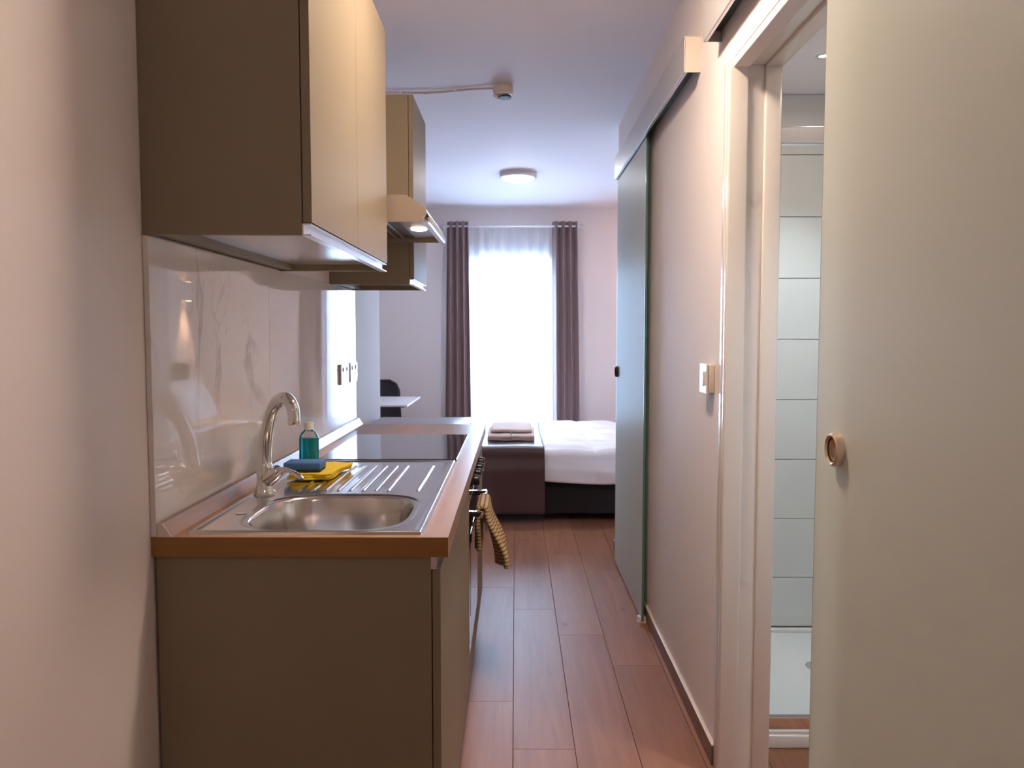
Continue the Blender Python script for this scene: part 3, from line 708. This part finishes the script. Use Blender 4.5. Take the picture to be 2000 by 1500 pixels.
RODZ = 2.335; RODY = 7.66
rd = thing('curtain_rod', (0, RODY, RODZ), 'thin silver curtain rod above the bright window', 'curtain rod')
tube('pole', [(-0.70, RODY, RODZ), (0.60, RODY, RODZ)], 0.010, 'alu', rd)
for s_, x_ in ((-1, -0.70), (1, 0.60)):
    lathe('finial', [(0.010, 0), (0.017, 0.004*s_), (0.017, 0.016*s_), (0.011, 0.020*s_), (0.018, 0.026*s_), (0.016, 0.044*s_), (0.004, 0.048*s_)], (x_, RODY, RODZ), 'alu', rd, axis=0, seg=20)
for x_ in (-0.69, 0.585): boxes('bracket', [(x_-0.006, x_+0.006, RODY, YB, RODZ-0.006, RODZ+0.006), (x_-0.015, x_+0.015, YB-0.006, YB, RODZ-0.03, RODZ+0.03)], 'alu', rd)
def curtain(name, x0a, x1a, x0b, x1b, nf, amp, y, mat, label, z1, z0, cat='curtain', thick=0.003, nu=120, ph=0.0, lean=0.0):
    def f(u, v):
        k = v  # 0 top, 1 bottom
        xa = x0a + (x0b-x0a)*k; xb = x1a + (x1b-x1a)*k
        x = xa + (xb-xa)*u; w = 2*PI*nf*u + ph
        return (x + 0.012*math.sin(2*w)*(xb-xa)/nf*2, y + amp*math.sin(w)*(1+0.10*math.sin(2.1*k+u*5)) + lean*k, z1 + (z0-z1)*k)
    o = grid(name, nu, 24, f, mat, thick=thick)
    return tag(o, label, cat)
curtain('curtain', -0.655, -0.455, -0.690, -0.425, 3.5, 0.036, RODY, 'curtain', 'brown drape gathered at the window side nearer the chair', RODZ+0.045, 0.02, ph=0.5)
curtain('curtain', 0.350, 0.585, 0.365, 0.625, 3.5, 0.036, RODY, 'curtain', 'brown drape gathered at the window side nearer the glass door', RODZ+0.045, 0.02, ph=1.4)
curtain('sheer_curtain', -0.475, 0.395, -0.475, 0.395, 9, 0.016, 7.725, 'sheer', 'white sheer curtain across the bright window between brown drapes', RODZ+0.02, 0.03, 'curtain', thick=0.0, nu=220)

# balcony slab and parapet outside, under the sky
bal = struct(bx('floor_balcony', -2.5, 2.5, YB+0.25, YB+1.55, -0.16, -0.03, 'concrete', bev=0))

# ------------------------------------------------------------------ bed
BDX0, BDX1, BDY0, BDY1 = -0.30, 1.50, 5.45, 7.24
bd = thing('double_bed', ((BDX0+BDX1)/2, (BDY0+BDY1)/2, 0), 'double bed with dark upholstered base in front of the window', 'bed')
bx('base', BDX0+0.02, BDX1, BDY0+0.03, BDY1-0.03, 0.055, 0.30, 'bedbase', bd, bev=0.008)
for ax in (BDX0+0.14, BDX1-0.14):
    for ay in (BDY0+0.16, BDY1-0.16): lathe('leg', [(0.025, 0), (0.03, 0.055)], (ax, ay, 0), 'black', bd, seg=16)
bx('mattress', BDX0+0.03, BDX1, BDY0+0.04, BDY1-0.04, 0.30, 0.478, 'duvet', bd, bev=0.03, seg=4)
bx('headboard', BDX1+0.005, XR-0.002, BDY0, BDY1, 0.0, 1.05, 'bedbase', bd, bev=0.015, seg=3)
def bed_profile(s, hang, off, top=0.492):
    """s = arc distance from the back hem; returns (y, z, ny, nz)"""
    r = 0.045
    y0, y1 = BDY1+off, BDY0-off
    Ls = [hang, r*PI/2, (y0-y1)-2*r, r*PI/2, hang]
    z1 = top+off
    if s < Ls[0]: return (y0, z1-r-(hang-s), 1, 0)
    s -= Ls[0]
    if s < Ls[1]: a = s/r; return (y0-r+r*math.cos(a), z1-r+r*math.sin(a), math.cos(a), math.sin(a))
    s -= Ls[1]
    if s < Ls[2]: return (y0-r-s, z1, 0, 1)
    s -= Ls[2]
    if s < Ls[3]: a = s/r; return (y1+r-r*math.sin(a), z1-r+r*math.cos(a), -math.sin(a), math.cos(a))
    s -= Ls[3]
    return (y1, z1-r-s, -1, 0)
def bed_len(hang, off): return 2*hang + 0.045*PI + (BDY1-BDY0+2*off-0.09)
def duv(u, v):
    hang, off = 0.17, 0.008; s = v*bed_len(hang, off)
    x = BDX0 + (BDX1-0.02-BDX0)*u
    y, z, a, b = bed_profile(s, hang, off)
    p = 0.024*(abs(math.sin(PI*(x-0.19)/0.36))*abs(math.sin(PI*(s-0.12)/0.36)))**0.45
    p += 0.004*math.sin(x*23+s*9) + 0.003*math.sin(s*31-x*12)
    hem = 0.010*math.sin(x*8.0) if b < 0.05 and y < 6 else 0
    fl = 0.30*max(0, 0.455-z) if y < 6 else 0
    return (x, y + a*p - min(fl, 0.024), z + b*p + hem)
tag(grid('duvet', 150, 170, duv, 'duvet', thick=0.006, offset=-1), 'white quilted duvet spread over the bed', 'duvet')
RUX0, RUX1 = -0.255, 0.195
def run(u, v):
    hang, off = 0.415, 0.044; s = v*bed_len(hang, off)
    x = RUX0 + (RUX1-RUX0)*u
    y, z, a, b = bed_profile(s, hang, off)
    p = 0.003*math.sin(x*14+s*6) + 0.003*math.sin(s*17-x*5)
    fl = min(0.30*max(0, 0.455-z), 0.024) if y < 6 else 0
    return (x + 0.006*math.sin(s*3), y + a*p - fl, z + b*p)
tag(grid('bed_runner', 40, 150, run, 'runner', thick=0.006, offset=-1), 'brown satin bed runner draped over the foot of the bed', 'bed runner')
def pillow(cx, cy, label):
    def f(u, v):
        a = -1+2*u; b = -1+2*v
        return (a, b, 0)
    bm = bmesh.new()
    N = 20
    for sgn in (1, -1):
        vs = []
        for i in range(N+1):
            row = []
            for k in range(N+1):
                a = -1+2*i/N; b = -1+2*k/N
                h_ = 0.075*((1-abs(a)**3.0)*(1-abs(b)**3.0))**0.5
                w = 0.20*a*(1-0.06*b*b); l_ = 0.33*b*(1-0.06*a*a)
                # leaning on the headboard
                t = math.radians(62)
                px, pz = w, sgn*h_
                row.append(bm.verts.new((cx + px*math.cos(t) - pz*math.sin(t), cy+l_, 0.735 + px*math.sin(t) + pz*math.cos(t))))
            vs.append(row)
        for i in range(N):
            for k in range(N): bm.faces.new((vs[i][k], vs[i+1][k], vs[i+1][k+1], vs[i][k+1]))
    bmesh.ops.remove_doubles(bm, verts=bm.verts, dist=0.0005); bmesh.ops.recalc_face_normals(bm, faces=bm.faces)
    tag(obj('pillow', bm, 'duvet', smooth='all'), label, 'pillow', 'white pillows against the headboard')
pillow(1.315, 6.83, 'white pillow leaning on the headboard, the one nearer the window')
pillow(1.315, 5.98, 'white pillow leaning on the headboard, the one farther from the window')

# folded towels on the runner
TZ = 0.551
def towel(x0, x1, y0, y1, z0, layers, label, rot=0.0):
    t = thing('folded_towel', ((x0+x1)/2, (y0+y1)/2, z0), label, 'towel')
    t.rotation_euler = (0, 0, rot)
    for k in range(layers):
        def f(u, v, k=k):
            x = x0 + (x1-x0)*u; y = y0 + (y1-y0)*v
            e = min(u, 1-u)*(x1-x0); e2 = min(v, 1-v)*(y1-y0)
            d = 0.010*(1-smooth01(min(e, e2)/0.03))
            return (x, y, z0 + 0.009 + k*0.016 - d*0.5 + 0.002*math.sin(u*6+v*5+k))
        grid('towel_fold', 16, 16, f, 'towelbeige', t, thick=0.014)
    return t
towel(-0.205, -0.035, 5.64, 6.25, TZ, 2, 'folded beige towel on the runner, outer one beneath the square towel', 0.015)
towel(-0.025, 0.140, 5.64, 6.25, TZ, 2, 'folded beige towel on the runner beside the white duvet', -0.015)
towel(-0.180, 0.120, 5.78, 6.32, TZ+0.043, 1, 'square beige towel lying across the two folded towels')

# ------------------------------------------------------------------ bedside wall lamp (seen mirrored in the marble)
sc_ = thing('wall_sconce', (XR-0.05, 7.36, 1.615), 'white up-and-down wall sconce on the wall above the pillows', 'wall lamp')
bx('body', XR-0.085, XR-0.004, 7.32, 7.40, 1.615, 1.785, 'white', sc_, bev=0.003)
bx('wall_plate', XR-0.004, XR, 7.33, 7.39, 1.65, 1.75, 'white', sc_, bev=0)
for zz, d in ((1.785, 1), (1.615, -1)):
    lathe('lens', [(0.026, 0.0005*d), (0.024, 0.003*d), (0.001, 0.003*d)], (XR-0.045, 7.36, zz), emat('sconce_lens', (1, 0.66, 0.36), 12.0), sc_, seg=20)
    ld = bpy.data.lights.new('sconce_beam', 'SPOT'); ld.energy = 45; ld.color = (1, 0.62, 0.33); ld.spot_size = math.radians(62); ld.spot_blend = 0.7; ld.shadow_soft_size = 0.015
    lo = bpy.data.objects.new('sconce_beam', ld); C.objects.link(lo); lo.parent = sc_
    lo.location = Vector((XR-0.045, 7.36, zz+0.008*d)) - W[sc_.name]; lo.rotation_euler = (PI if d > 0 else 0, 0, 0)

# ------------------------------------------------------------------ table and chair in the bedroom
tb = thing('dining_table', (-1.42, 6.62, 0), 'white rectangular table with dark underside beyond the kitchen wall', 'table')
bx('table_top', -2.0, -0.85, 6.20, 7.05, 0.738, 0.752, 'tablewhite', tb, bev=0.002)
bx('under_frame', -1.97, -0.875, 6.215, 7.03, 0.730, 0.738, 'chair', tb, bev=0.001)
lathe('pedestal', [(0.045, 0.02), (0.035, 0.05), (0.035, 0.69), (0.06, 0.73)], (-1.5, 6.62, 0), 'chair', tb, seg=24)
lathe('foot_plate', [(0.27, 0.0), (0.27, 0.012), (0.25, 0.02), (0.05, 0.024)], (-1.5, 6.62, 0), 'chair', tb, seg=40)
ch = thing('shell_chair', (-1.33, 7.30, 0), 'charcoal shell chair tucked behind the white table', 'chair')
CX = -1.33
prof = [(7.08, 0.43), (7.10, 0.455), (7.18, 0.45), (7.30, 0.44), (7.40, 0.445), (7.47, 0.475), (7.505, 0.54), (7.525, 0.62), (7.54, 0.70), (7.555, 0.78), (7.565, 0.84), (7.57, 0.875)]
wid = [0.17, 0.205, 0.225, 0.235, 0.24, 0.25, 0.25, 0.247, 0.242, 0.235, 0.205, 0.13]
def shell(u, v):
    t = v*(len(prof)-1); i = min(int(t), len(prof)-2); fr_ = t-i
    y = prof[i][0]*(1-fr_)+prof[i+1][0]*fr_; z = prof[i][1]*(1-fr_)+prof[i+1][1]*fr_; w = wid[i]*(1-fr_)+wid[i+1]*fr_
    a = -1+2*u; k = smooth01((v-0.15)/0.3)
    return (CX+w*a, y - 0.07*a*a*smooth01((v-0.45)/0.2)*(1-0.3*v), z + 0.05*a*a*(1-smooth01((v-0.35)/0.2)))
grid('seat_shell', 16, 44, shell, 'chair', ch, thick=0.022, sub=1)
for sx in (-1, 1):
    for sy, yb_ in ((-1, 7.12), (1, 7.52)):
        tube('leg', [(CX+sx*0.13, 7.30+sy*0.09, 0.43), (CX+sx*0.225, yb_, 0.0)], [0.016, 0.011], 'black', ch, seg=10)
